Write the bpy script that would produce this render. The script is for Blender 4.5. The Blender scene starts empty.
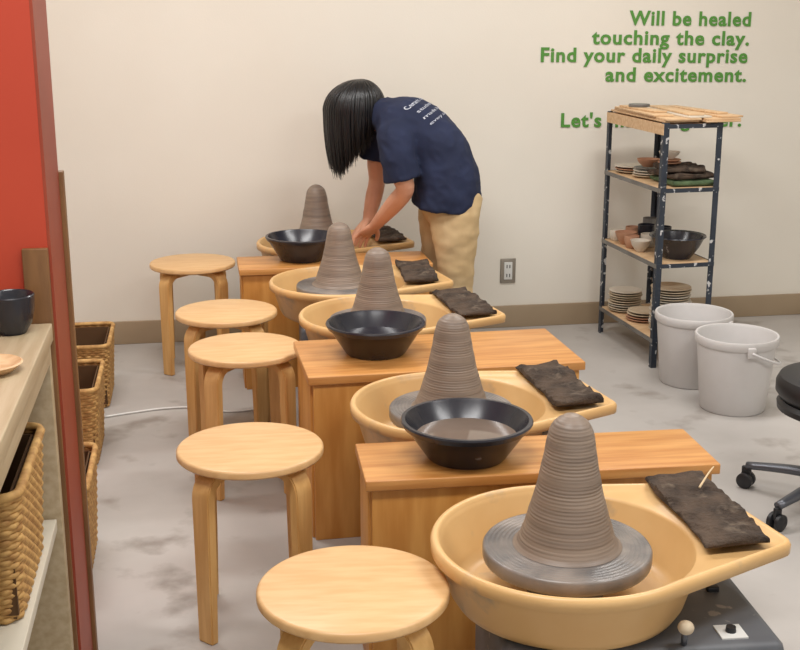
import bpy, bmesh, math, random
from mathutils import Vector, Matrix, noise
from mathutils.bvhtree import BVHTree
random.seed(7)
scene = bpy.context.scene
try:
    scene.view_settings.view_transform = 'Standard'
    scene.view_settings.look = 'None'
except Exception:
    pass
COL = scene.collection
rad = math.radians

# ---------------------------------------------------------------- materials
def lin(c):
    out = []
    for v in c:
        v = v / 255.0
        out.append(v / 12.92 if v <= 0.04045 else ((v + 0.055) / 1.055) ** 2.4)
    return (*out, 1.0)

def M(name, c1, c2=None, scale=5.0, stretch=(1, 1, 1), rough=0.5, bump=0.0, bscale=60.0,
      metal=0.0, detail=4.0, lo=0.35, hi=0.65, speck=None, sscale=40, sthr=0.62, bstretch=None, spec=0.5, ssoft=0.04):
    m = bpy.data.materials.new(name)
    m.use_nodes = True
    nt = m.node_tree
    b = nt.nodes['Principled BSDF']
    b.inputs['Roughness'].default_value = rough
    b.inputs['Metallic'].default_value = metal
    b.inputs['Specular IOR Level'].default_value = spec
    tc = nt.nodes.new('ShaderNodeTexCoord')
    mp = nt.nodes.new('ShaderNodeMapping')
    mp.inputs['Scale'].default_value = stretch
    nt.links.new(tc.outputs['Object'], mp.inputs['Vector'])
    out = None
    if c2 is not None:
        n = nt.nodes.new('ShaderNodeTexNoise')
        n.inputs['Scale'].default_value = scale
        n.inputs['Detail'].default_value = detail
        nt.links.new(mp.outputs[0], n.inputs['Vector'])
        r = nt.nodes.new('ShaderNodeValToRGB')
        r.color_ramp.elements[0].position = lo
        r.color_ramp.elements[1].position = hi
        r.color_ramp.elements[0].color = lin(c1)
        r.color_ramp.elements[1].color = lin(c2)
        nt.links.new(n.outputs['Fac'], r.inputs['Fac'])
        out = r.outputs['Color']
    else:
        b.inputs['Base Color'].default_value = lin(c1)
    if speck is not None:
        n2 = nt.nodes.new('ShaderNodeTexNoise')
        n2.inputs['Scale'].default_value = sscale
        n2.inputs['Detail'].default_value = 6
        nt.links.new(tc.outputs['Object'], n2.inputs['Vector'])
        r2 = nt.nodes.new('ShaderNodeValToRGB')
        r2.color_ramp.elements[0].position = sthr
        r2.color_ramp.elements[1].position = sthr + ssoft
        nt.links.new(n2.outputs['Fac'], r2.inputs['Fac'])
        mx = nt.nodes.new('ShaderNodeMix')
        mx.data_type = 'RGBA'
        nt.links.new(r2.outputs['Color'], mx.inputs[0])
        if out is not None:
            nt.links.new(out, mx.inputs[6])
        else:
            mx.inputs[6].default_value = lin(c1)
        mx.inputs[7].default_value = lin(speck)
        out = mx.outputs[2]
    if out is not None:
        nt.links.new(out, b.inputs['Base Color'])
    if bump > 0:
        mp2 = nt.nodes.new('ShaderNodeMapping')
        mp2.inputs['Scale'].default_value = bstretch or stretch
        nt.links.new(tc.outputs['Object'], mp2.inputs['Vector'])
        n3 = nt.nodes.new('ShaderNodeTexNoise')
        n3.inputs['Scale'].default_value = bscale
        n3.inputs['Detail'].default_value = 4
        nt.links.new(mp2.outputs[0], n3.inputs['Vector'])
        bp = nt.nodes.new('ShaderNodeBump')
        bp.inputs['Strength'].default_value = bump
        bp.inputs['Distance'].default_value = 0.01
        nt.links.new(n3.outputs['Fac'], bp.inputs['Height'])
        nt.links.new(bp.outputs[0], b.inputs['Normal'])
    return m

m_wall = M('wall_paint', (233, 227, 215), (229, 222, 209), 1.2, rough=0.85, bump=0.05, bscale=180)
m_floor = M('concrete_floor', (166, 161, 156), (190, 185, 180), 1.6, rough=0.5, bump=0.06, bscale=25, detail=9,
            speck=(146, 138, 131), sscale=6, sthr=0.57, ssoft=0.16)
m_ceil = M('ceiling_paint', (240, 239, 236), rough=0.9)
m_base = M('baseboard_vinyl', (164, 144, 118), (156, 136, 110), 3, rough=0.5)
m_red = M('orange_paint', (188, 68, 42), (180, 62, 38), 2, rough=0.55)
m_red_shaded = M('orange_paint_shaded', (152, 64, 40), (142, 58, 36), 3, rough=0.5)  # same partition paint, darkened: the side face's shade is in the colour
m_brown = M('brown_wood_trim', (132, 92, 52), (110, 74, 40), 6, (8, 8, 1), rough=0.5)
m_birch = M('birch_seat', (222, 182, 130), (212, 168, 114), 5, (2, 12, 8), rough=0.38, bump=0.02)
m_birchleg = M('birch_leg', (224, 180, 116), (210, 162, 98), 6, (10, 10, 1), rough=0.4)
m_ttop = M('table_top_wood', (214, 156, 90), (188, 126, 64), 4, (1.0, 14, 14), rough=0.36, bump=0.03, detail=7)
m_tside = M('table_side_wood', (212, 154, 80), (192, 130, 58), 4, (7, 7, 0.8), rough=0.45, detail=6)
m_basin = M('basin_plastic', (225, 184, 126), (217, 172, 112), 5, rough=0.36, speck=(176, 152, 122), sscale=8, sthr=0.58, ssoft=0.12)
m_machine = M('machine_grey', (100, 102, 106), (88, 90, 95), 8, rough=0.5, speck=(150, 144, 136), sscale=20, sthr=0.64)
m_clay = M('wet_clay', (146, 129, 114), (122, 107, 95), 4, (1, 1, 16), rough=0.45, bump=0.10, bscale=4, bstretch=(1, 1, 45))
m_slip = M('clay_slip', (142, 132, 124), (106, 102, 100), 14, rough=0.3, bump=0.08, bscale=20)
m_black = M('dark_bowl_glaze', (34, 35, 42), (46, 46, 54), 6, rough=0.25, speck=(120, 118, 120), sscale=24, sthr=0.69)
m_water = M('murky_water', (122, 106, 94), (100, 86, 76), 4, rough=0.06)
m_water2 = M('dark_water', (44, 42, 48), rough=0.05)
m_towel = M('wet_towel', (86, 70, 57), (52, 41, 33), 16, rough=0.95, bump=0.7, bscale=150, speck=(104, 90, 76), sscale=26, sthr=0.58, ssoft=0.14)
m_green = M('green_lettering', (82, 142, 56), rough=0.6)
m_steel = M('rack_steel_paint', (38, 45, 56), (52, 60, 72), 8, rough=0.5, speck=(205, 205, 205), sscale=34, sthr=0.60)
m_board = M('pale_board', (222, 190, 150), (204, 166, 124), 5, (3, 14, 14), rough=0.6)
m_plate = M('bisque_plate', (214, 198, 172), (198, 178, 150), 8, rough=0.7)
m_cream = M('cream_glaze', (222, 214, 200), (206, 194, 176), 6, rough=0.4)
m_greyc = M('grey_glaze', (120, 118, 114), (98, 94, 90), 8, rough=0.4)
m_terra = M('bisque_clay', (196, 150, 120), (176, 128, 98), 10, rough=0.75)
m_bucket = M('grey_bucket', (210, 207, 205), (202, 198, 195), 5, rough=0.45)
m_bucketin = M('grey_bucket_in', (216, 213, 212), rough=0.5)
m_wick = M('wicker', (206, 164, 100), (164, 120, 66), 40, rough=0.7)
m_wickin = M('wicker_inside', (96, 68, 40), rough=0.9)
m_cab = M('cabinet_wood', (186, 168, 138), (170, 150, 118), 4, (14, 1, 14), rough=0.5)
m_cabwhite = M('cabinet_shelf', (206, 198, 180), rough=0.5)
m_blk = M('black_vinyl', (24, 24, 27), (32, 32, 35), 10, rough=0.45)
m_metal = M('grey_metal', (96, 98, 104), rough=0.35, metal=0.6)
m_white = M('white_plastic', (220, 220, 216), rough=0.5)
m_outlet = M('outlet_metal', (150, 142, 130), rough=0.35, metal=0.4)
m_navy = M('navy_cotton', (32, 41, 70), (25, 33, 59), 9, rough=0.9, bump=0.5, bscale=9)
m_khaki = M('khaki_cotton', (206, 180, 138), (194, 166, 122), 8, rough=0.9, bump=0.5, bscale=10)
m_skin = M('skin', (230, 172, 140), (220, 158, 126), 10, rough=0.5)
m_hair = M('black_hair', (7, 6, 9), (13, 12, 15), 30, rough=0.36)
m_print = M('white_print', (196, 200, 212), rough=0.8)
m_eye = M('eye_dark', (30, 22, 20), rough=0.2)
m_lip = M('lips', (178, 96, 88), rough=0.5)
m_shoe = M('shoe', (60, 56, 58), rough=0.6)
m_cable = M('white_cable', (225, 225, 222), rough=0.5)
m_greencloth = M('green_cloth', (92, 112, 78), (70, 88, 60), 30, rough=0.95, bump=0.4)
m_needle = M('tool_wood', (216, 190, 150), rough=0.5)

# ---------------------------------------------------------------- helpers
def empty(name, loc=(0, 0, 0), rz=0.0):
    e = bpy.data.objects.new(name, None)
    e.location = loc
    e.rotation_euler = (0, 0, rz)
    e.empty_display_size = 0.1
    COL.objects.link(e)
    return e

def mesh_obj(name, verts, faces, mat, parent=None, loc=(0, 0, 0), rot=(0, 0, 0), smooth=True, auto=None):
    me = bpy.data.meshes.new(name)
    me.from_pydata([tuple(v) for v in verts], [], faces)
    me.update()
    if mat:
        me.materials.append(mat)
    if smooth:
        me.polygons.foreach_set('use_smooth', [True] * len(me.polygons))
        if auto:
            try:
                me.set_sharp_from_angle(angle=rad(auto))
            except Exception:
                pass
    return link(name, me, parent, loc, rot)

def link(name, me, parent=None, loc=(0, 0, 0), rot=(0, 0, 0), scale=(1, 1, 1)):
    o = bpy.data.objects.new(name, me)
    o.location = loc
    o.rotation_euler = rot
    o.scale = scale
    if parent:
        o.parent = parent
    COL.objects.link(o)
    return o

def box(name, c, s, mat, parent=None, rz=0.0, bevel=0.0, rot=None):
    bm = bmesh.new()
    bmesh.ops.create_cube(bm, size=1.0)
    for v in bm.verts:
        v.co = Vector((v.co.x * s[0], v.co.y * s[1], v.co.z * s[2]))
    if bevel > 0:
        bmesh.ops.bevel(bm, geom=bm.edges[:], offset=bevel, segments=3, affect='EDGES', profile=0.5)
    me = bpy.data.meshes.new(name)
    bm.to_mesh(me)
    bm.free()
    me.materials.append(mat)
    if bevel > 0:
        me.polygons.foreach_set('use_smooth', [True] * len(me.polygons))
        try:
            me.set_sharp_from_angle(angle=rad(35))
        except Exception:
            pass
    return link(name, me, parent, c, rot or (0, 0, rz))

def lathe_data(prof, seg=48, rfun=None):
    vs, fs = [], []
    n = len(prof)
    for (r, z) in prof:
        for j in range(seg):
            a = 2 * math.pi * j / seg
            rr = max(r, 0.0003)
            if rfun:
                rr = rfun(rr, z, a)
            vs.append((rr * math.cos(a), rr * math.sin(a), z))
    for i in range(n - 1):
        for j in range(seg):
            k = (j + 1) % seg
            fs.append((i * seg + j, i * seg + k, (i + 1) * seg + k, (i + 1) * seg + j))
    return vs, fs

def lathe(name, prof, mat, parent=None, loc=(0, 0, 0), seg=48, auto=40, rfun=None, rot=(0, 0, 0)):
    vs, fs = lathe_data(prof, seg, rfun)
    return mesh_obj(name, vs, fs, mat, parent, loc, rot, True, auto)

def catmull(pts, sub):
    if sub <= 1:
        return [list(p) for p in pts]
    out = []
    n = len(pts)
    for i in range(n - 1):
        p0 = pts[max(i - 1, 0)]; p1 = pts[i]; p2 = pts[i + 1]; p3 = pts[min(i + 2, n - 1)]
        for s in range(sub):
            t = s / sub
            out.append([0.5 * ((2 * b) + (-a + c) * t + (2 * a - 5 * b + 4 * c - d) * t * t + (-a + 3 * b - 3 * c + d) * t ** 3)
                        for a, b, c, d in zip(p0, p1, p2, p3)])
    out.append(list(pts[-1]))
    return out

def tube(pts, lat=(0, 1, 0), seg=12, sub=4):
    P = catmull(pts, sub)
    n = len(P)
    vs, fs = [], []
    for i, p in enumerate(P):
        c = Vector(p[:3])
        q = Vector(P[min(i + 1, n - 1)][:3]) - Vector(P[max(i - 1, 0)][:3])
        T = q.normalized()
        L = Vector(lat)
        L = (L - T * L.dot(T))
        if L.length < 1e-4:
            L = T.orthogonal()
        L.normalize()
        N = T.cross(L)
        a, b = max(p[3], 0.0005), max(p[4], 0.0005)
        for j in range(seg):
            th = 2 * math.pi * j / seg
            vs.append(c + L * math.cos(th) * a + N * math.sin(th) * b)
    for i in range(n - 1):
        for j in range(seg):
            k = (j + 1) % seg
            fs.append((i * seg + j, i * seg + k, (i + 1) * seg + k, (i + 1) * seg + j))
    fs.append(tuple(range(seg - 1, -1, -1)))
    fs.append(tuple(range((n - 1) * seg, n * seg)))
    return vs, fs

def rtube(pts, r0, r1=None, seg=8, sub=3, lat=(0, 1, 0)):
    r1 = r0 if r1 is None else r1
    n = len(pts)
    P = [(*p, r0 + (r1 - r0) * i / (n - 1), r0 + (r1 - r0) * i / (n - 1)) for i, p in enumerate(pts)]
    return tube(P, lat, seg, sub)

def join_parts(parts):
    vs, fs = [], []
    for v, f in parts:
        o = len(vs)
        vs += [Vector(p) for p in v]
        fs += [tuple(i + o for i in q) for q in f]
    return vs, fs

def ell(c, R, seg=20, rings=14, ax=None):
    vs, fs = [], []
    ax = ax or (Vector((1, 0, 0)), Vector((0, 1, 0)), Vector((0, 0, 1)))
    c = Vector(c)
    for i in range(rings + 1):
        ph = math.pi * i / rings
        for j in range(seg):
            th = 2 * math.pi * j / seg
            s = max(math.sin(ph), 0.002)
            vs.append(c + ax[0] * R[0] * s * math.cos(th) + ax[1] * R[1] * s * math.sin(th) + ax[2] * R[2] * math.cos(ph))
    for i in range(rings):
        for j in range(seg):
            k = (j + 1) % seg
            fs.append((i * seg + j, (i + 1) * seg + j, (i + 1) * seg + k, i * seg + k))
    return vs, fs

def remeshed(name, parts, mat, parent, voxel=0.01, smooth=6, disp=None):
    vs, fs = join_parts(parts)
    me = bpy.data.meshes.new(name + '_tmp')
    me.from_pydata([tuple(v) for v in vs], [], fs)
    me.update()
    bm = bmesh.new(); bm.from_mesh(me)
    bmesh.ops.recalc_face_normals(bm, faces=bm.faces[:])
    bm.to_mesh(me); bm.free()
    o = bpy.data.objects.new(name + '_tmp', me)
    COL.objects.link(o)
    md = o.modifiers.new('r', 'REMESH'); md.mode = 'VOXEL'; md.voxel_size = voxel
    sm = o.modifiers.new('s', 'SMOOTH'); sm.factor = 0.5; sm.iterations = smooth
    dg = bpy.context.evaluated_depsgraph_get()
    dg.update()
    m2 = bpy.data.meshes.new_from_object(o.evaluated_get(dg))
    bpy.data.objects.remove(o)
    m2.name = name
    m2.materials.clear()
    m2.materials.append(mat)
    if disp:
        nor = [v.normal.copy() for v in m2.vertices]
        for v, nn in zip(m2.vertices, nor):
            v.co = v.co + nn * disp(v.co)
    m2.polygons.foreach_set('use_smooth', [True] * len(m2.polygons))
    m2.update()
    return link(name, m2, parent)

# ---------------------------------------------------------------- room
TH = rad(9.65)
U = Vector((math.cos(TH), math.sin(TH), 0)); V = Vector((-math.sin(TH), math.cos(TH), 0))
W0 = Vector((0, 5.555, 0))
def room(u, v, z):
    return W0 + U * u + V * v + Vector((0, 0, z))

box('wall_back', room(0.4, 0.06, 1.35), (6.2, 0.12, 2.9), m_wall, rz=TH)
box('wall_left', room(-2.65, -3.5, 1.35), (0.12, 7.2, 2.9), m_wall, rz=TH)
box('wall_right', room(3.45, -3.5, 1.35), (0.12, 7.2, 2.9), m_wall, rz=TH)
box('floor', room(0.4, -3.5, -0.05), (6.2, 7.4, 0.1), m_floor, rz=TH)
box('ceiling', room(0.4, -3.5, 2.75), (6.2, 7.4, 0.1), m_ceil, rz=TH)
box('baseboard_back', room(0.4, -0.006, 0.054), (5.9, 0.012, 0.108), m_base, rz=TH, bevel=0.003)

# partition (orange), near-right corner
PN = Vector((-0.70, 2.344, 0))
part = empty('partition_wall', PN, TH)
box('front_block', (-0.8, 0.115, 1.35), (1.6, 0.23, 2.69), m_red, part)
box('side_panel', (0.003, 0.115, 1.35), (0.006, 0.226, 2.69), m_red_shaded, part)  # thin skin over the side face, carries the painted-in shade
box('corner_trim', (-0.024, -0.006, 0.52), (0.05, 0.014, 1.04), m_brown, part, bevel=0.002)
box('edge_trim', (0.008, 0.245, 0.58), (0.014, 0.03, 1.16), m_brown, part, bevel=0.002)

# lettering
sign = empty('wall_lettering', room(0, 0, 0), TH)
def text_line(s, uR, z, width, height):
    cu = bpy.data.curves.new('line', 'FONT')
    cu.body = s
    cu.size = 1.0
    cu.offset = 0.026
    cu.extrude = 0.01
    cu.resolution_u = 3
    cu.space_character = 1.10
    o = bpy.data.objects.new('tmp', cu)
    COL.objects.link(o)
    dg = bpy.context.evaluated_depsgraph_get()
    me = bpy.data.meshes.new_from_object(o.evaluated_get(dg))
    bpy.data.objects.remove(o)
    xs = [v.co.x for v in me.vertices]
    x0, x1 = min(xs), max(xs)
    sx = width / (x1 - x0)
    sy = height / 0.70
    for v in me.vertices:
        x = (v.co.x - x1) * sx
        y = v.co.y * sy
        v.co = Vector((uR + x, -0.003 - v.co.z * 0.15, z + y - 0.012 * x))
    me.materials.clear(); me.materials.append(m_green)
    link('text_line', me, sign)
ur = 1.677
text_line("Will be healed", ur, 1.418, 0.60, 0.063)
text_line("touching the clay.", ur - 0.002, 1.330, 0.775, 0.063)
text_line("Find your daily surprise", ur - 0.004, 1.249, 1.015, 0.063)
text_line("and excitement.", ur - 0.004, 1.161, 0.70, 0.063)
text_line("Let's make together.", ur - 0.012, 0.950, 0.90, 0.063)

# outlet
outl = empty('wall_outlet', room(0.525, 0, 0.28), TH)
box('plate', (0, -0.004, 0), (0.075, 0.008, 0.12), m_outlet, outl, bevel=0.003)
box('socket_frame', (0, -0.009, 0), (0.04, 0.006, 0.085), m_white, outl, bevel=0.002)
for i, dz in enumerate((-0.022, 0.022)):
    for dx in (-0.007, 0.007):
        box('slot', (dx, -0.0125, dz), (0.004, 0.002, 0.016), m_blk, outl)

# ---------------------------------------------------------------- stools
def make_leg_mesh():
    path = []
    zt = 0.425
    path.append((0.05, zt)); path.append((0.10, zt))
    R = 0.05
    for i in range(9):
        a = math.pi / 2 * i / 8
        path.append((0.113 + R * math.sin(a), zt - R + R * math.cos(a)))
    path.append((0.164, 0.2)); path.append((0.166, 0.0))
    vs, fs = [], []
    n = len(path)
    for i, (r, z) in enumerate(path):
        r0, z0 = path[max(i - 1, 0)]; r1, z1 = path[min(i + 1, n - 1)]
        t = Vector((r1 - r0, z1 - z0)).normalized()
        nn = Vector((-t.y, t.x))
        th = 0.013 if i < 12 else 0.012
        w = 0.028 if i < n - 2 else 0.026
        if i == n - 1:
            nn = Vector((1, 0)); w = 0.024; th = 0.011
        for (sa, sb) in ((1, 1), (1, -1), (-1, -1), (-1, 1)):
            vs.append((r + nn.x * th * sa, w * sb, z + nn.y * th * sa))
    for i in range(n - 1):
        for j in range(4):
            k = (j + 1) % 4
            fs.append((i * 4 + j, i * 4 + k, (i + 1) * 4 + k, (i + 1) * 4 + j))
    fs.append((3, 2, 1, 0)); fs.append(tuple((n - 1) * 4 + j for j in range(4)))
    me = bpy.data.meshes.new('stool_leg')
    me.from_pydata(vs, [], fs)
    bm = bmesh.new(); bm.from_mesh(me)
    bmesh.ops.recalc_face_normals(bm, faces=bm.faces[:])
    longe = [e for e in bm.edges if len(e.link_faces) == 2 and e.calc_face_angle(0) > 1.2]
    bmesh.ops.bevel(bm, geom=longe, offset=0.003, segments=2, affect='EDGES')
    bm.to_mesh(me); bm.free()
    me.polygons.foreach_set('use_smooth', [True] * len(me.polygons))
    try: me.set_sharp_from_angle(angle=rad(40))
    except Exception: pass
    me.materials.append(m_birchleg)
    return me
leg_me = make_leg_mesh()
vs, fs = lathe_data([(0, 0.438), (0.17, 0.438), (0.1765, 0.440), (0.18, 0.444), (0.18, 0.455), (0.177, 0.459), (0.172, 0.4605), (0.0, 0.4605)], 72)
seat_me = bpy.data.meshes.new('stool_seat'); seat_me.from_pydata(vs, [], fs)
seat_me.polygons.foreach_set('use_smooth', [True] * len(seat_me.polygons))
try: seat_me.set_sharp_from_angle(angle=rad(40))
except Exception: pass
seat_me.materials.append(m_birch)
for (x, y, r) in [(-0.087, 2.035, 4), (-0.368, 2.775, 8), (-0.492, 3.668, 14), (-0.618, 4.14, 4), (-0.88, 4.99, 10)]:
    e = empty('wooden_stool', (x, y, 0), rad(r))
    link('seat', seat_me, e)
    for i in range(4):
        link('leg_%d' % (i + 1), leg_me, e, rot=(0, 0, rad(45 + 90 * i)))

# ---------------------------------------------------------------- tables
def table(fl, w, d, ang, h=0.50):
    e = empty('wooden_work_table', (fl[0], fl[1], 0), rad(ang))
    box('top', (w / 2, d / 2, h - 0.0125), (w, d, 0.025), m_ttop, e, bevel=0.003)
    box('front_panel', (w / 2, 0.02, (h - 0.026) / 2), (w - 0.03, 0.02, h - 0.026), m_tside, e, bevel=0.002)
    box('rear_panel', (w / 2, d - 0.02, (h - 0.026) / 2), (w - 0.03, 0.02, h - 0.026), m_tside, e, bevel=0.002)
    box('side_panel_1', (0.018, d / 2, (h - 0.026) / 2), (0.02, d - 0.062, h - 0.026), m_tside, e, bevel=0.002)
    box('side_panel_2', (w - 0.018, d / 2, (h - 0.026) / 2), (0.02, d - 0.062, h - 0.026), m_tside, e, bevel=0.002)
    return e
table((-0.075, 2.445), 0.81, 0.24, 7.5)
table((-0.257, 3.207), 0.815, 0.39, 11)
table((-0.635, 4.635), 0.78, 0.26, 9.65)

# ---------------------------------------------------------------- potter wheels
def hull(points):
    pts = sorted(set(points))
    def cr(o, a, b): return (a[0] - o[0]) * (b[1] - o[1]) - (a[1] - o[1]) * (b[0] - o[0])
    lo = []
    for p in pts:
        while len(lo) >= 2 and cr(lo[-2], lo[-1], p) <= 0: lo.pop()
        lo.append(p)
    up = []
    for p in reversed(pts):
        while len(up) >= 2 and cr(up[-2], up[-1], p) <= 0: up.pop()
        up.append(p)
    return lo[:-1] + up[:-1]
RB = 0.262
hp = [(RB * math.cos(2 * math.pi * i / 90), RB * math.sin(2 * math.pi * i / 90)) for i in range(90)]
for (cx, cy) in ((0.335, 0.21), (0.395, -0.055), (0.22, -0.135)):
    for i in range(16):
        a = 2 * math.pi * i / 16
        hp.append((cx + 0.028 * math.cos(a), cy + 0.028 * math.sin(a)))
H = hull(hp)
def rout(a):
    d = (math.cos(a), math.sin(a))
    best = RB
    for i in range(len(H)):
        p = H[i]; q = H[(i + 1) % len(H)]
        ex, ey = q[0] - p[0], q[1] - p[1]
        den = d[0] * ey - d[1] * ex
        if abs(den) < 1e-9: continue
        t = (p[0] * ey - p[1] * ex) / den
        s = (p[0] * d[1] - p[1] * d[0]) / den
        if t > 0 and -1e-6 <= s <= 1 + 1e-6:
            best = max(best, t)
    return best
def basin_mesh():
    N = 240
    rings = []
    for j in range(N):
        a = 2 * math.pi * j / N
        ro = rout(a)
        wing = ro > 0.275
        prof = [(0.0003, 0.392), (0.19, 0.392), (0.208, 0.397), (0.219, 0.41), (0.243, 0.490), (0.247, 0.498),
                (max(0.2485, ro - 0.022), 0.4985 if wing else 0.5), (max(0.2500, ro - 0.014), 0.506), (max(0.2525, ro - 0.006), 0.509), (ro, 0.507),
                (ro + 0.004, 0.500), (ro + 0.003, 0.482), (ro - 0.003, 0.480), (0.255, 0.486), (0.2525, 0.483), (0.229, 0.402), (0.218, 0.384), (0.205, 0.376), (0.0003, 0.3755)]
        rings.append([(r * math.cos(a), r * math.sin(a), z) for r, z in prof])
    n = len(rings[0])
    vs = [p for r in rings for p in r]
    fs = []
    for j in range(N):
        k = (j + 1) % N
        for i in range(n - 1):
            fs.append((j * n + i, k * n + i, k * n + i + 1, j * n + i + 1))
    me = bpy.data.meshes.new('splash_basin')
    me.from_pydata(vs, [], fs)
    bm = bmesh.new(); bm.from_mesh(me)
    bmesh.ops.recalc_face_normals(bm, faces=bm.faces[:])
    bm.to_mesh(me); bm.free()
    me.polygons.foreach_set('use_smooth', [True] * len(me.polygons))
    me.materials.append(m_basin)
    return me
basin_me = basin_mesh()

# clay mound
key = [(0.0, 0.106), (0.006, 0.099), (0.02, 0.092), (0.05, 0.082), (0.08, 0.0735), (0.12, 0.063), (0.17, 0.053), (0.21, 0.047), (0.234, 0.042),
       (0.248, 0.035), (0.258, 0.025), (0.264, 0.014), (0.267, 0.0005)]
def clay_r(z):
    for (z0, r0), (z1, r1) in zip(key, key[1:]):
        if z <= z1:
            return r0 + (r1 - r0) * (z - z0) / (z1 - z0)
    return 0.0005
prof = []
NR = 260
for i in range(NR + 1):
    z = 0.267 * i / NR
    prof.append((sum(clay_r(min(0.267, max(0, z + d))) for d in (-.004, -.002, 0, .002, .004)) / 5 if 0.005 < z < 0.262 else clay_r(z), z))
def ribs(r, z, a):
    ph = z / 0.0066 * 2 * math.pi + a
    k = min(1, r / 0.04)
    amp = 0.00030 * k * (0.9 + 1.4 * noise.noise(Vector((z * 45, 0, 1))))
    return r + amp * math.sin(ph) + 0.0012 * k * noise.noise(Vector((math.cos(a) * 0.8, math.sin(a) * 0.8, z * 34))) + 0.0004 * k * noise.noise(Vector((3, math.sin(a) * .4, z * 150)))
vs, fs = lathe_data(prof, 72, ribs)
clay_me = bpy.data.meshes.new('clay_mound'); clay_me.from_pydata(vs, [], fs)
clay_me.polygons.foreach_set('use_smooth', [True] * len(clay_me.polygons))
clay_me.materials.append(m_clay)

dp = [(0, 0.458), (0.155, 0.458), (0.162, 0.462), (0.164, 0.468), (0.164, 0.486), (0.161, 0.4905)]
for i in range(40):
    r = 0.159 - i * 0.0016
    dp.append((r, 0.4905 + 0.0005 * math.sin(i * 1.1) + 0.0016 * i / 40))
dp.append((0.0, 0.492))
vs, fs = lathe_data(dp, 72)
disk_me = bpy.data.meshes.new('wheel_head'); disk_me.from_pydata(vs, [], fs)
disk_me.polygons.foreach_set('use_smooth', [True] * len(disk_me.polygons))
disk_me.materials.append(m_slip)

def towel_data(L, Wd, T, seed, nl=90, nc=60, fold=True):
    vs, fs = [], []
    for i in range(nl + 1):
        y = (i / nl - 0.5) * L
        endf = min(1.0, (min(i, nl - i) + 0.3) / 2.5) ** 0.5
        for j in range(nc):
            a = 2 * math.pi * j / nc
            c, s = math.cos(a), math.sin(a)
            x = math.copysign(abs(c) ** 0.3, c) * Wd / 2
            z = math.copysign(abs(s) ** 0.6, s) * T / 2 * endf
            w = noise.noise(Vector((x * 12 + seed, y * 12, seed * 3.1)))
            w2 = noise.noise(Vector((x * 34, y * 22 + seed, 2.2)))
            crease = 1 - abs(noise.noise(Vector((x * 16 + y * 10 + seed, y * 16 - x * 8, seed)))) * 4
            xx = x + 0.009 * noise.noise(Vector((y * 10, seed, 2 + 3 * (x > 0)))) + 0.003 * w2
            if s > 0.02:
                k = min(1, s * 3)
                z += k * (0.010 * max(0, w + 0.35) + 0.004 * w2 + 0.006 * max(0, crease))
                if fold and x > 0.12 * Wd:
                    z += 0.004 * k
            y2 = y + 0.010 * noise.noise(Vector((x * 14, seed * 2, 5 + 3 * (y > 0)))) * abs(2 * y / L)
            vs.append((xx, y2, z + T / 2))
    for i in range(nl):
        for j in range(nc):
            k = (j + 1) % nc
            fs.append((i * nc + j, i * nc + k, (i + 1) * nc + k, (i + 1) * nc + j))
    fs.append(tuple(range(nc - 1, -1, -1))); fs.append(tuple(range(nl * nc, (nl + 1) * nc)))
    return vs, fs

WR = rad(6)
def wheel(x, y, ch, seed, crot=0, trot=8, tL=0.345):
    e = empty('pottery_wheel', (x, y, 0), WR)
    box('motor_housing', (0.105, -0.035, 0.1975), (0.52, 0.36, 0.355), m_machine, e, bevel=0.018)
    for i, (fx, fy) in enumerate(((-0.12, -0.18), (0.33, -0.18), (-0.12, 0.11), (0.33, 0.11))):
        lathe('foot_%d' % (i + 1), [(0, 0), (0.022, 0), (0.022, 0.022), (0, 0.022)], m_blk, e, (fx, fy, 0), 20)
    link('splash_basin', basin_me, e)
    lathe('shaft', [(0.0, 0.39), (0.075, 0.39), (0.07, 0.46), (0, 0.46)], m_machine, e, seg=32)
    link('wheel_head', disk_me, e)
    vs, fs = tube([(0.175, -0.195, 0.37, 0.006, 0.006), (0.172, -0.205, 0.405, 0.006, 0.006)], seg=10, sub=1)
    mesh_obj('lever', vs, fs, m_metal, e)
    v2, f2 = ell((0.172, -0.208, 0.415), (0.015, 0.015, 0.013))
    mesh_obj('lever_knob', v2, f2, m_plate, e)
    box('dial_plate', (0.275, -0.165, 0.3765), (0.05, 0.05, 0.003), m_white, e)
    lathe('dial', [(0, 0.378), (0.010, 0.378), (0.009, 0.388), (0, 0.388)], m_blk, e, (0.275, -0.165, 0), 24)
    box('latch', (0.30, 0.0, 0.380), (0.025, 0.015, 0.012), m_blk, e, bevel=0.003)
    link('clay_mound', clay_me, None, (x, y, 0.4922), (0, 0, crot), (1, 1, ch / 0.267))
    vs, fs = towel_data(tL, 0.128, 0.010, seed)
    lx, ly = 0.302, 0.085
    wx = x + lx * math.cos(WR) - ly * math.sin(WR); wy = y + lx * math.sin(WR) + ly * math.cos(WR)
    mesh_obj('folded_towel', vs, fs, m_towel, None, (wx, wy, 0.5093), (0, 0, rad(trot)))
    return e
wheel(0.325, 2.15, 0.267, 1.3)
wheel(0.135, 2.985, 0.25, 4.1, crot=1, trot=12)
wheel(-0.075, 3.917, 0.24, 7.7, crot=2, trot=14)
wheel(-0.228, 4.43, 0.235, 11.2, crot=3, trot=6)
wheel(-0.366, 5.215, 0.265, 15.9, crot=4, trot=16, tL=0.30)
vs, fs = rtube([(0.620, 2.315, 0.541), (0.655, 2.385, 0.543), (0.678, 2.43, 0.541)], 0.0025, 0.0015, 8)
mesh_obj('needle_tool', vs, fs, m_needle)

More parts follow.
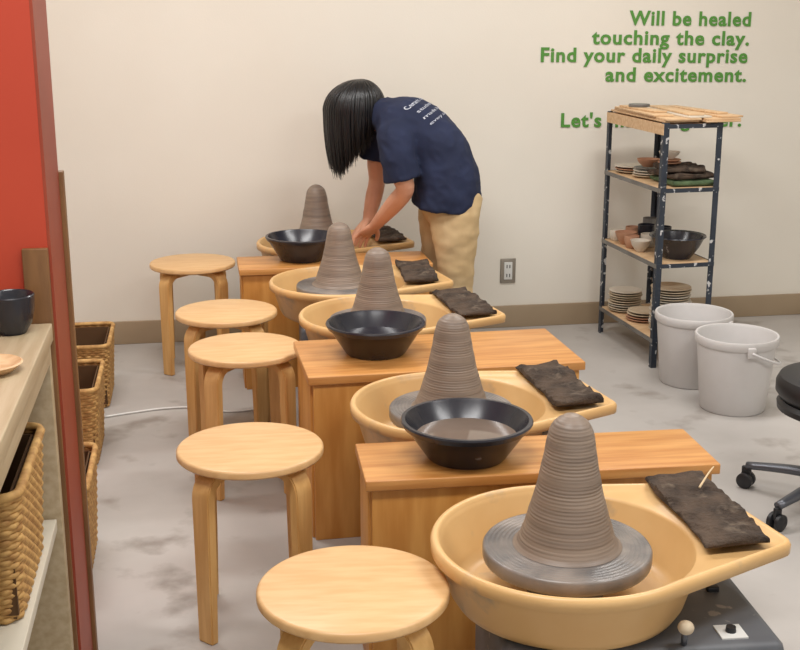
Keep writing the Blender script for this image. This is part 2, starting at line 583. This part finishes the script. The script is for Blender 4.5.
# ---------------------------------------------------------------- bowls on tables
def water_bowl(x, y, R, h, mat_w, wl, z0=0.5008):
    e = empty('water_bowl', (x, y, z0))
    rb = R * 0.58
    lathe('bowl', [(0, 0.0), (rb, 0.0), (rb + 0.004, 0.004), (R - 0.012, h - 0.018), (R - 0.006, h - 0.016), (R, h - 0.004), (R - 0.002, h), (R - 0.010, h),
                   (R - 0.014, h - 0.006), (rb + 0.0, 0.008), (rb - 0.006, 0.005), (0, 0.005)], m_black, e, seg=72)
    rw = rb + (R - 0.014 - rb) * (wl / (h - 0.01))
    lathe('water', [(0, wl - 0.001), (rw - 0.001, wl - 0.001), (rw - 0.001, wl), (0, wl)], mat_w, e, seg=60)
water_bowl(0.153, 2.60, 0.152, 0.092, m_water, 0.052)
water_bowl(-0.073, 3.46, 0.149, 0.095, m_water2, 0.05)
water_bowl(-0.402, 4.84, 0.149, 0.10, m_water2, 0.05)

# ---------------------------------------------------------------- baskets
def basket_mesh(w, d, h):
    rows = int(h / 0.0115)
    cr = 0.03
    def loop(w, d, n):
        pts = []
        segs = [((w / 2 - cr, -d / 2 + cr), -90), ((w / 2 - cr, d / 2 - cr), 0), ((-w / 2 + cr, d / 2 - cr), 90), ((-w / 2 + cr, -d / 2 + cr), 180)]
        raw = []
        for (c, a0) in segs:
            for i in range(7):
                a = rad(a0 + 90 * i / 6)
                raw.append(Vector((c[0] + cr * math.cos(a), c[1] + cr * math.sin(a))))
        raw.append(raw[0])
        Ls = [0]
        for a, b in zip(raw, raw[1:]): Ls.append(Ls[-1] + (b - a).length)
        k = 0
        for i in range(n):
            t = Ls[-1] * i / n
            while Ls[k + 1] < t: k += 1
            f = (t - Ls[k]) / (Ls[k + 1] - Ls[k])
            p = raw[k].lerp(raw[k + 1], f)
            T = (raw[k + 1] - raw[k]).normalized()
            pts.append((p, Vector((T.y, -T.x))))
        return pts
    n = int(2 * (w + d) / 0.0085) // 4 * 4
    vs, fs = [], []
    sg = 6
    for r in range(rows + 1):
        z = 0.009 + r * (h - 0.018) / rows
        f = 0.9 + 0.1 * z / h
        rim = r == rows
        L = loop(w * f, d * f, n)
        base = len(vs)
        for i, (p, nn) in enumerate(L):
            off = 0.0 if rim else 0.0024 * math.sin(math.pi * i / 2 + math.pi * r)
            rr = (0.009, 0.010) if rim else (0.004, 0.0068)
            for j in range(sg):
                a = 2 * math.pi * j / sg
                q = p + nn * (off + rr[0] * math.cos(a))
                vs.append((q.x, q.y, z + rr[1] * math.sin(a)))
        for i in range(n):
            k = (i + 1) % n
            for j in range(sg):
                l = (j + 1) % sg
                fs.append((base + i * sg + j, base + k * sg + j, base + k * sg + l, base + i * sg + l))
    me = bpy.data.meshes.new('basket_weave')
    me.from_pydata(vs, [], fs)
    me.polygons.foreach_set('use_smooth', [True] * len(me.polygons))
    me.materials.append(m_wick)
    return me
bk_me = basket_mesh(0.30, 0.36, 0.29)
def basket(x, y, z, rz, h=0.29, sc=(1, 1, 1)):
    e = empty('wicker_basket', (x, y, z), rz)
    e.scale = sc
    link('weave', bk_me, e)
    w, d = 0.27 * .99, 0.33 * .99
    t = 0.004
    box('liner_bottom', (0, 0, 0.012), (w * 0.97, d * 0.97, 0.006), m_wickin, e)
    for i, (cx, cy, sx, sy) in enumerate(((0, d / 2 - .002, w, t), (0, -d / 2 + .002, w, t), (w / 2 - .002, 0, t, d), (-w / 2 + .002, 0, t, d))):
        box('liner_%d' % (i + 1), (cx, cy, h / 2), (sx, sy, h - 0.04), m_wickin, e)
basket(-1.29, 4.55, 0.0, TH, sc=(1, 1, 0.90))
basket(-1.185, 3.94, 0.0, TH, sc=(1, 1, 0.97))
basket(-0.995, 3.06, 0.0, TH, sc=(1, 1, 1.0))

# ---------------------------------------------------------------- cabinet at left
cab = empty('storage_cabinet', PN, TH)
box('top', (-0.25, -0.64, 0.872), (0.50, 1.24, 0.036), m_cab, cab, bevel=0.003)
box('side_panel_1', (-0.25, -0.045, 0.427), (0.49, 0.03, 0.854), m_cab, cab, bevel=0.002)
box('side_panel_2', (-0.25, -1.23, 0.427), (0.49, 0.03, 0.854), m_cab, cab, bevel=0.002)
box('rear_panel', (-0.485, -0.64, 0.427), (0.014, 1.15, 0.854), m_cab, cab)
box('top_rail', (-0.015, -0.64, 0.835), (0.022, 1.15, 0.036), m_cab, cab, bevel=0.002)
box('shelf_1', (-0.245, -0.64, 0.475), (0.46, 1.15, 0.024), m_cabwhite, cab, bevel=0.002)
box('shelf_2', (-0.245, -0.64, 0.08), (0.46, 1.15, 0.024), m_cabwhite, cab, bevel=0.002)
pb = PN + U * (-0.165) + V * (-0.34)
basket(pb.x, pb.y, 0.487, TH, sc=(1, 1, 0.84))
e = empty('black_ceramic_bowl', (-0.752, 2.25, 0.8902))
lathe('bowl', [(0, 0), (0.026, 0), (0.028, 0.004), (0.038, 0.02), (0.044, 0.045), (0.046, 0.075), (0.044, 0.077), (0.041, 0.074), (0.038, 0.045), (0.03, 0.015), (0, 0.008)], m_black, e, seg=40)
e = empty('wooden_dish', (-0.708, 1.99, 0.8902))
lathe('dish', [(0, 0), (0.035, 0), (0.052, 0.014), (0.054, 0.016), (0.051, 0.018), (0.034, 0.006), (0, 0.005)], m_board, e, seg=40)

# ---------------------------------------------------------------- metal rack
RX = rad(12.5)
rack = empty('metal_storage_rack', (1.08, 4.95, 0), RX)
RW, RD, RH = 0.262, 0.61, 1.045
def lpost(name, x, y, sx, sy):
    t = 0.003; w = 0.025
    vs, fs = [], []
    sec = [(0, 0), (w, 0), (w, t), (t, t), (t, w), (0, w)]
    for z in (0, RH):
        for (a, b) in sec:
            vs.append((x + sx * a, y + sy * b, z))
    n = 6
    for j in range(n):
        k = (j + 1) % n
        fs.append((j, k, n + k, n + j))
    fs.append(tuple(range(n))); fs.append(tuple(range(n, 2 * n)))
    mesh_obj(name, vs, fs, m_steel, rack, smooth=False)
lpost('post_1', 0, 0, 1, 1); lpost('post_2', RW, 0, -1, 1); lpost('post_3', 0, RD, 1, -1); lpost('post_4', RW, RD, -1, -1)
shelves = [0.13, 0.455, 0.775, 1.04]
for i, z in enumerate(shelves):
    box('shelf_%d' % (i + 1), (RW / 2, RD / 2, z - 0.004), (RW - 0.008, RD - 0.008, 0.006), m_board, rack)
    box('shelf_lip_front_%d' % (i + 1), (RW / 2, -0.001, z - 0.009), (RW, 0.003, 0.018), m_steel, rack)
    box('shelf_lip_back_%d' % (i + 1), (RW / 2, RD, z - 0.009), (RW, 0.003, 0.018), m_steel, rack)
    box('shelf_lip_left_%d' % (i + 1), (-0.001, RD / 2, z - (0.009 if i < 3 else 0.022)), (0.003, RD, 0.018 if i < 3 else 0.045), m_greyc if i < 3 else m_board, rack)
    box('shelf_lip_right_%d' % (i + 1), (RW, RD / 2, z - 0.009), (0.003, RD, 0.018), m_steel, rack)
def rk(x, y, z):
    c, s = math.cos(RX), math.sin(RX)
    return (1.08 + x * c - y * s, 4.95 + x * s + y * c, z)
bs = empty('stacked_wooden_boards', rk(0, 0, 1.0455), RX)
zz = 0.0
for i in range(2):
    for k in range(2):
        L = 0.60 + random.uniform(-0.03, 0.04)
        box('board', (0.090 + 0.165 * k + random.uniform(-.006, .006), 0.30 + random.uniform(-.02, .02), zz + 0.004), (0.155, L, 0.0075), m_board, bs,
            rz=rad(random.uniform(-1, 1)), bevel=0.001)
    zz += 0.0082
for (cx, cy, L, w, r, k) in ((0.05, 0.33, 0.46, 0.09, -2, 0), (0.16, 0.30, 0.58, 0.10, 1, 1), (0.285, 0.25, 0.50, 0.10, 4, 0)):
    box('board', (cx, cy, zz + 0.004), (w, L, 0.0075), m_cream if k else m_board, bs, rz=rad(r), bevel=0.001)
zz += 0.0082
for (cx, cy, L, w, r) in ((0.06, 0.36, 0.34, 0.06, 3), (0.17, 0.26, 0.46, 0.07, -4), (0.27, 0.27, 0.40, 0.05, 7)):
    box('board', (cx, cy, zz + 0.004), (w, L, 0.0075), m_board, bs, rz=rad(r), bevel=0.001)
zz += 0.0082
lathe('clay_disc', [(0, 0), (0.045, 0), (0.047, 0.006), (0.045, 0.012), (0, 0.012)], m_greyc, bs, (0.07, 0.42, zz), 28)
def plate_stack(x, y, z, r, n, mats, step=0.011):
    e = empty('plate_stack', rk(x, y, z))
    for i in range(n):
        rr = r * random.uniform(0.92, 1.03)
        lathe('plate', [(0, 0), (rr * 0.6, 0), (rr, 0.008), (rr, 0.011), (rr * 0.95, 0.011), (rr * 0.6, 0.004), (0, 0.004)], random.choice(mats), e,
              (random.uniform(-.004, .004), random.uniform(-.004, .004), i * step), 36)
def cup(x, y, z, r, h, mat, name='ceramic_cup'):
    lathe(name, [(0, 0), (r * 0.7, 0), (r * 0.8, 0.006), (r, h * 0.7), (r * 0.97, h), (r * 0.88, h), (r * 0.88, h * 0.7), (r * 0.6, 0.012), (0, 0.01)], mat, None, rk(x, y, z), 32)
def dish(x, y, z, r, h, mat):
    lathe('ceramic_bowl', [(0, 0), (r * 0.45, 0), (r * 0.5, 0.004), (r * 0.85, h * 0.55), (r, h), (r * 0.93, h), (r * 0.8, h * 0.6), (r * 0.4, 0.007), (0, 0.006)], mat, None, rk(x, y, z), 36)
s1, s2, s3 = 0.1305, 0.4555, 0.7755
plate_stack(0.085, 0.505, s1, 0.078, 9, [m_plate, m_plate, m_cream])
plate_stack(0.13, 0.12, s1, 0.088, 18, [m_plate, m_cream])
plate_stack(0.10, 0.32, s1, 0.078, 4, [m_plate, m_terra])
e = empty('mixing_bowl', rk(0.15, 0.128, s2))
lathe('bowl', [(0, 0), (0.06, 0), (0.095, 0.05), (0.113, 0.088), (0.122, 0.094), (0.12, 0.099), (0.108, 0.094), (0.09, 0.052), (0.056, 0.006), (0, 0.005)], m_black, e, seg=48)
dish(0.05, 0.285, s2, 0.045, 0.05, m_cream); cup(0.155, 0.29, s2, 0.034, 0.075, m_greyc)
cup(0.045, 0.37, s2, 0.034, 0.055, m_terra); cup(0.125, 0.37, s2, 0.036, 0.06, m_cream)
dish(0.055, 0.462, s2, 0.05, 0.055, m_terra); cup(0.155, 0.465, s2, 0.04, 0.085, m_black)
cup(0.05, 0.555, s2, 0.036, 0.05, m_cream); cup(0.205, 0.375, s2, 0.03, 0.09, m_black)
cup(0.13, 0.56, s2, 0.034, 0.06, m_terra); cup(0.21, 0.55, s2, 0.034, 0.1, m_greyc)
def cloth(x, y, z, L, W, T, mat, seed, r=0):
    vs, fs = towel_data(L, W, T, seed, 40, 32, False)
    mesh_obj('folded_cloth', vs, fs, mat, None, rk(x, y, z), (0, 0, RX + rad(r)))
cloth(0.17, 0.15, s3, 0.24, 0.20, 0.02, m_greencloth, 3)
cloth(0.16, 0.15, s3 + 0.029, 0.23, 0.20, 0.018, m_towel, 8, 6)
cloth(0.15, 0.155, s3 + 0.055, 0.21, 0.17, 0.014, m_towel, 5, -8)
plate_stack(0.10, 0.15, s3 + 0.081, 0.05, 2, [m_terra])
dish(0.10, 0.15, s3 + 0.105, 0.045, 0.03, m_cream)
plate_stack(0.09, 0.51, s3, 0.078, 3, [m_plate, m_terra, m_cream])
plate_stack(0.095, 0.35, s3, 0.068, 4, [m_plate, m_greyc, m_cream])
dish(0.095, 0.35, s3 + 0.046, 0.05, 0.035, m_terra)
cup(0.212, 0.48, s3, 0.032, 0.06, m_greyc)

# ---------------------------------------------------------------- buckets
def bucket(x, y, hr):
    e = empty('plastic_bucket', (x, y, 0), hr)
    lathe('shell', [(0, 0), (0.118, 0), (0.124, 0.006), (0.147, 0.25), (0.148, 0.262), (0.153, 0.262), (0.157, 0.268), (0.158, 0.292), (0.155, 0.297), (0.148, 0.296),
                    (0.143, 0.285), (0.12, 0.01), (0, 0.008)], m_bucket, e, seg=64)
    for s in (-1, 1):
        box('handle_lug_%d' % (1 if s < 0 else 2), (0.160 * s, 0, 0.262), (0.014, 0.03, 0.04), m_bucket, e, bevel=0.004)
    pts = []
    for i in range(13):
        a = math.pi * i / 12
        pts.append((0.168 * math.cos(a), -0.168 * math.sin(a) * 0.98 - 0.0, 0.262 - 0.075 * math.sin(a)))
    vs, fs = rtube(pts, 0.0045, seg=8, sub=3, lat=(0, 0, 1))
    mesh_obj('bail_handle', vs, fs, m_bucketin, e)
bucket(1.205, 4.765, rad(140))
bucket(1.29, 4.43, rad(95))

# ---------------------------------------------------------------- swivel stool
sw = empty('swivel_office_stool', (1.345, 3.46, 0))
lathe('seat', [(0, 0.345), (0.16, 0.345), (0.185, 0.352), (0.20, 0.372), (0.20, 0.40), (0.19, 0.42), (0.165, 0.43), (0, 0.432)], m_blk, sw, seg=56)
lathe('seat_pan', [(0, 0.305), (0.165, 0.305), (0.192, 0.318), (0.194, 0.335), (0.185, 0.348), (0, 0.348)], m_blk, sw, seg=56)
lathe('gas_column', [(0, 0.07), (0.03, 0.07), (0.03, 0.2), (0.018, 0.2), (0.018, 0.32), (0, 0.32)], m_metal, sw, seg=28)
for i in range(5):
    a = rad(180 - 36 + 72 * i)
    c, s = math.cos(a), math.sin(a)
    vs, fs = tube([(0, 0, 0.10, 0.026, 0.018), (c * 0.14, s * 0.14, 0.093, 0.022, 0.015), (c * 0.28, s * 0.28, 0.075, 0.015, 0.012)], (-s, c, 0), 12, 4)
    mesh_obj('star_arm_%d' % (i + 1), vs, fs, m_metal, sw)
    for k in (-1, 1):
        vs, fs = lathe_data([(0, -0.009), (0.02, -0.009), (0.026, -0.005), (0.026, 0.005), (0.02, 0.009), (0, 0.009)], 28)
        mesh_obj('caster_%d' % (i + 1), vs, fs, m_blk, sw, (c * 0.28 - s * 0.014 * k, s * 0.28 + c * 0.014 * k, 0.026), (rad(90), 0, a), auto=40)
    box('caster_fork_%d' % (i + 1), (c * 0.28, s * 0.28, 0.052), (0.03, 0.012, 0.04), m_blk, sw, rz=a, bevel=0.003)

# ---------------------------------------------------------------- cable
vs, fs = rtube([(-1.116, 4.30, 0.005), (-1.0, 4.36, 0.005), (-0.9, 4.40, 0.005), (-0.78, 4.41, 0.005), (-0.66, 4.36, 0.005), (-0.52, 4.40, 0.005), (-0.42, 4.42, 0.005)], 0.004, seg=8, sub=6, lat=(0, 0, 1))
mesh_obj('power_cable', vs, fs, m_cable)

# ---------------------------------------------------------------- person
P = empty('woman_bending_over')
lat = (0.16, 0.98, 0)
def wr_pants(p):
    return 0.006 * noise.noise(Vector((p.x * 9, p.y * 9, p.z * 16))) + 0.004 * noise.noise(Vector((p.x * 20, p.y * 20, p.z * 34)))
def wr_shirt(p):
    q = Vector((p.x * 10 + p.z * 8, p.y * 7, p.z * 9 - p.x * 4))
    return 0.008 * noise.noise(q) + 0.008 * (0.5 - abs(noise.noise(q * 1.9 + Vector((4, 2, 9))))) - 0.003
near_leg = tube([(0.225, 4.955, 0.74, .09, .12), (0.225, 4.92, 0.66, .088, .11), (0.232, 4.905, 0.54, .08, .088), (0.235, 4.905, 0.42, .07, .075), (0.237, 4.91, 0.28, .064, .068), (0.235, 4.92, 0.14, .058, .062), (0.23, 4.92, 0.055, .058, .06)], lat, 18, 3)
far_leg = tube([(0.200, 5.06, 0.74, .09, .12), (0.185, 5.08, 0.66, .088, .11), (0.175, 5.095, 0.54, .08, .088), (0.175, 5.10, 0.42, .07, .075), (0.188, 5.10, 0.28, .064, .068), (0.20, 5.10, 0.14, .058, .062), (0.20, 5.10, 0.055, .058, .06)], lat, 18, 3)
pelvis = tube([(0.215, 5.0, 0.64, .12, .10), (0.21, 5.0, 0.70, .16, .125), (0.21, 5.0, 0.78, .155, .12), (0.19, 5.0, 0.86, .14, .10)], lat, 20, 3)
remeshed('trousers', [near_leg, far_leg, pelvis], m_khaki, P, 0.009, 4, wr_pants)
torso = tube([(0.192, 4.985, 0.692, .170, .145), (0.198, 4.985, 0.765, .168, .142), (0.182, 5.0, 0.865, .162, .132), (0.132, 5.02, 0.955, .165, .126), (0.06, 5.04, 1.015, .175, .124),
              (-0.01, 5.055, 1.042, .18, .110), (-0.055, 5.065, 1.060, .14, .088), (-0.085, 5.07, 1.066, .09, .070), (-0.105, 5.075, 1.068, .062, .056)], lat, 28, 4)
sl_n = tube([(0.0, 5.0, 1.03, .08, .08), (-0.012, 4.91, 1.0, .08, .078), (-0.012, 4.868, 0.93, .075, .072), (0.0, 4.862, 0.87, .073, .07), (0.01, 4.862, 0.825, .076, .072)], (1, 0, 0), 18, 3)
sl_f = tube([(-0.02, 5.1, 1.02, .08, .08), (-0.065, 5.17, 0.99, .075, .073), (-0.095, 5.195, 0.93, .070, .066), (-0.108, 5.20, 0.865, .070, .066)], (1, 0, 0), 18, 3)
shirt = remeshed('t_shirt', [torso, sl_n, sl_f], m_navy, P, 0.008, 4, wr_shirt)
def hand(w, d, nrm, thumb_side):
    w = Vector(w); D = Vector(d).normalized()
    N = Vector(nrm); N = (N - D * N.dot(D)).normalized()
    S = D.cross(N).normalized() * thumb_side
    parts = []
    def q(a, s, n): return w + D * a + S * s + N * n
    palm = [(0.0, .024, .018), (0.03, .032, .016), (0.055, .037, .014), (0.072, .037, .012)]
    parts.append(tube([(*q(a, 0, 0), l, t) for a, l, t in palm], tuple(S), 16, 3))
    for s, L, r in ((0.029, .064, .0085), (0.010, .073, .0088), (-0.010, .067, .0085), (-0.028, .053, .0075)):
        p = [q(0.055, s * 0.9, 0), q(0.074, s, 0.0), q(0.074 + L * 0.42, s * 1.16, 0.005), q(0.074 + L * 0.74, s * 1.24, 0.016), q(0.074 + L * 0.92, s * 1.26, 0.030)]
        parts.append(tube([(*pp, r * k, r * k) for pp, k in zip(p, (1.05, 1.05, 1.0, .92, .75))], tuple(S), 10, 3))
    p = [q(0.015, 0.018, 0.002), q(0.038, 0.042, 0.006), q(0.058, 0.056, 0.012), q(0.080, 0.062, 0.02)]
    parts.append(tube([(*pp, .0115 * k, .0105 * k) for pp, k in zip(p, (1.1, 1.1, .95, .75))], tuple(N), 10, 3))
    return parts
arm_n = tube([(-0.012, 4.868, 0.94, .048, .048), (0.005, 4.86, 0.85, .044, .043), (0.02, 4.868, 0.785, .038, .037), (-0.02, 4.93, 0.72, .039, .036), (-0.075, 5.01, 0.645, .031, .028), (-0.108, 5.055, 0.60, .026, .021)], (1, 0, 0), 16, 4)
remeshed('left_arm', [arm_n] + hand((-0.108, 5.055, 0.603), (-0.50, 0.45, -0.50), (-0.3, 0, -1), -1), m_skin, P, 0.0032, 3)
arm_f = tube([(-0.085, 5.19, 0.95, .046, .046), (-0.10, 5.20, 0.86, .043, .042), (-0.10, 5.215, 0.775, .037, .036), (-0.115, 5.21, 0.70, .037, .034), (-0.13, 5.20, 0.64, .030, .027), (-0.138, 5.195, 0.60, .026, .021)], (1, 0, 0), 16, 4)
remeshed('right_arm', [arm_f] + hand((-0.138, 5.195, 0.607), (-0.6, -0.05, -0.62), (-0.3, 0, -1), 1), m_skin, P, 0.0032, 3)
# neck + head
hc = Vector((-0.195, 5.10, 1.065))
F = Vector((-0.50, 0.14, -0.85)).normalized()
Up = Vector((-0.82, 0.18, 0.52)); Up = (Up - F * Up.dot(F)).normalized()
S = F.cross(Up).normalized()
def hq(f, u, s): return hc + F * f + Up * u + S * s
ax = (S, F, Up)
parts = [ell(hq(-0.008, 0.025, 0), (.074, .092, .085), ax=ax),
         ell(hq(0.020, -0.03, 0), (.060, .066, .075), ax=ax),
         ell(hq(0.048, -0.078, 0), (.026, .026, .022), ax=ax),
         ell(hq(0.052, -0.028, -0.030), (.024, .020, .024), ax=ax), ell(hq(0.052, -0.028, 0.030), (.024, .020, .024), ax=ax),
         tube([(*hq(0.080, 0.01, 0), .007, .007), (*hq(0.094, -0.018, 0), .009, .009), (*hq(0.090, -0.030, 0), .013, .009)], tuple(S), 10, 3),
         ell(hq(-0.005, -0.01, 0.074), (.008, .018, .028), ax=ax), ell(hq(-0.005, -0.01, -0.074), (.008, .018, .028), ax=ax),
         tube([(-0.06, 5.065, 1.04, .052, .05), (-0.105, 5.075, 1.052, .048, .048), (*hq(-0.03, -0.03, 0), .05, .052)], lat, 16, 4)]
remeshed('head', parts, m_skin, P, 0.004, 3)
for k, s in enumerate((-0.03, 0.03)):
    vs, fs = ell(hq(0.075, 0.0, s), (.013, .008, .006), 14, 10, ax)
    mesh_obj('eye_%d' % (k + 1), vs, fs, m_eye, P)
    vs, fs = tube([(*hq(0.074, 0.022, s - 0.016), .003, .006), (*hq(0.080, 0.026, s), .003, .006), (*hq(0.074, 0.022, s + 0.016), .003, .006)], tuple(Up), 8, 3)
    mesh_obj('eyebrow_%d' % (k + 1), vs, fs, m_hair, P)
vs, fs = ell(hq(0.078, -0.056, 0), (.022, .008, .007), 16, 10, ax)
mesh_obj('mouth', vs, fs, m_lip, P)
# hair: cap + hanging locks
hcen = Vector((-0.193, 5.10, 1.090))
HR = (0.125, 0.112, 0.122)
parts = []
cap_v, cap_f = ell(hcen, (0.118, 0.106, 0.118), 32, 22)
keep = [f for f in cap_f if sum(cap_v[i].z for i in f) / 4 > hcen.z - 0.03]
parts.append((cap_v, keep))
for i in range(1050):
    phi = random.uniform(0, 2 * math.pi)
    cx, sy = math.cos(phi), math.sin(phi)
    if cx > 0.75:
        zend = 1.03 - 0.05 * (1 - cx) + random.uniform(-.02, .02)
    else:
        f = (0.75 - cx) / 1.75
        zend = 1.00 - 0.190 * min(1, f * 1.15) ** 0.8 + random.uniform(-0.02, 0.02)
        if f > 0.85: zend += 0.05 * (f - 0.85) * 6
    lay = random.uniform(0.92, 1.05)
    tw = random.uniform(-0.10, 0.10)
    pts = []
    for t in (0.03, 0.15, 0.3, 0.5, 0.7, 0.88, 1.0):
        th = t * math.pi / 2 * 1.08
        cc, ss = math.cos(phi + tw * t), math.sin(phi + tw * t)
        pts.append(Vector((hcen.x + 0.03 * (1 - t) ** 1.5 + HR[0] * lay * math.sin(th) * cc, hcen.y + HR[1] * lay * math.sin(th) * ss, hcen.z + HR[2] * (0.5 + 0.5 * lay) * math.cos(th) - 0.004 * (1 - t))))
    p0 = pts[-1].copy()
    if zend < p0.z - 0.02:
        drift = Vector((cx, sy, 0)) * -1.0
        jx, jy = random.uniform(-.008, .008), random.uniform(-.008, .008)
        for t in (0.3, 0.6, 0.85, 1.0):
            z = p0.z + (zend - p0.z) * t
            pts.append(Vector((p0.x, p0.y, z)) + drift * 0.026 * t * t + Vector((0.004 * t + jx * t, jy * t, 0)))
    n = len(pts)
    w = random.uniform(0.004, 0.0075)
    tp = []
    for k, p in enumerate(pts):
        f = k / (n - 1)
        r = w * (1.0 if f < 0.65 else max(0.1, 1 - (f - 0.65) / 0.35))
        tp.append((*p, r, r * 0.45))
    parts.append(tube(tp, (-sy, cx, 0), 6, 2))
vs, fs = join_parts(parts)
mesh_obj('hair', vs, fs, m_hair, P)
# shoes
for nm, h, t in (('left_shoe', (0.27, 4.885), (0.125, 5.035)), ('right_shoe', (0.26, 5.085), (0.06, 5.17))):
    H0 = Vector((*h, 0)); T0 = Vector((*t, 0)); d = (T0 - H0)
    L = d.normalized().cross(Vector((0, 0, 1)))
    pts = []
    for f, w, hh in ((0.0, .022, .03), (0.12, .033, .042), (0.35, .036, .044), (0.6, .042, .034), (0.85, .040, .024), (1.0, .022, .014)):
        c = H0 + d * f
        pts.append((c.x, c.y, hh, w, hh))
    remeshed(nm, [tube(pts, tuple(L), 16, 4)], m_shoe, P, 0.006, 2)
# print on the back of the shirt
bvh = BVHTree.FromPolygons([v.co.copy() for v in shirt.data.vertices], [tuple(p.vertices) for p in shirt.data.polygons])
def print_line(s, org, height, width):
    cu = bpy.data.curves.new('p', 'FONT'); cu.body = s; cu.size = 1.0; cu.resolution_u = 2
    o = bpy.data.objects.new('tmp', cu); COL.objects.link(o)
    dg = bpy.context.evaluated_depsgraph_get()
    me = bpy.data.meshes.new_from_object(o.evaluated_get(dg)); bpy.data.objects.remove(o)
    xs = [v.co.x for v in me.vertices]; x0, x1 = min(xs), max(xs)
    du = Vector((0.16, 0.98, 0)).normalized(); dv = Vector((-0.62, 0.1, 0.75)).normalized()
    n = du.cross(dv).normalized()
    if n.z < 0: n = -n
    for v in me.vertices:
        a = ((v.co.x - x0) / (x1 - x0) - 0.5) * width
        p = Vector(org) + du * a + dv * (v.co.y * height / 0.7)
        st = p + n * 0.3
        hit = bvh.ray_cast(st, -n)
        v.co = (hit[0] + hit[1] * 0.002) if hit[0] is not None else p
    me.materials.clear(); me.materials.append(m_print)
    link('back_print', me, P)
print_line("Ceramic clay wheel", (0.065, 5.035, 1.11), 0.019, 0.275)
print_line("studio & kiln", (0.09, 5.03, 1.083), 0.015, 0.25)
print_line("made by hand", (0.112, 5.025, 1.058), 0.014, 0.26)
print_line("every single day", (0.135, 5.02, 1.033), 0.013, 0.26)

# ---------------------------------------------------------------- lights
def area(name, loc, sx, sy, e, col=(1, 0.99, 0.975)):
    l = bpy.data.lights.new(name, 'AREA')
    l.shape = 'RECTANGLE'; l.size = sx; l.size_y = sy; l.energy = e; l.color = col
    o = bpy.data.objects.new(name, l)
    o.location = loc
    o.rotation_euler = (0, 0, TH)
    COL.objects.link(o)
area('ceiling_light_1', room(-1.2, -1.5, 2.68), 1.2, 0.3, 34)
area('ceiling_light_2', room(0.8, -1.5, 2.68), 1.2, 0.3, 30)
area('ceiling_light_3', room(-0.9, -3.9, 2.68), 1.2, 0.3, 35)
area('ceiling_light_4', room(1.2, -3.9, 2.68), 1.2, 0.3, 32)
w = bpy.data.worlds.new('world'); scene.world = w; w.use_nodes = True
w.node_tree.nodes['Background'].inputs[0].default_value = (1.0, 0.99, 0.97, 1)
w.node_tree.nodes['Background'].inputs[1].default_value = 0.8

# ---------------------------------------------------------------- camera
cd = bpy.data.cameras.new('camera')
cd.sensor_width = 36.0
cd.lens = 1200 / 800 * 36.0
cam = bpy.data.objects.new('camera', cd)
cam.location = (0, 0, 1.5)
cam.rotation_euler = (rad(90 - 14.8), 0, 0)
cd.clip_start = 0.05
COL.objects.link(cam)
scene.camera = cam
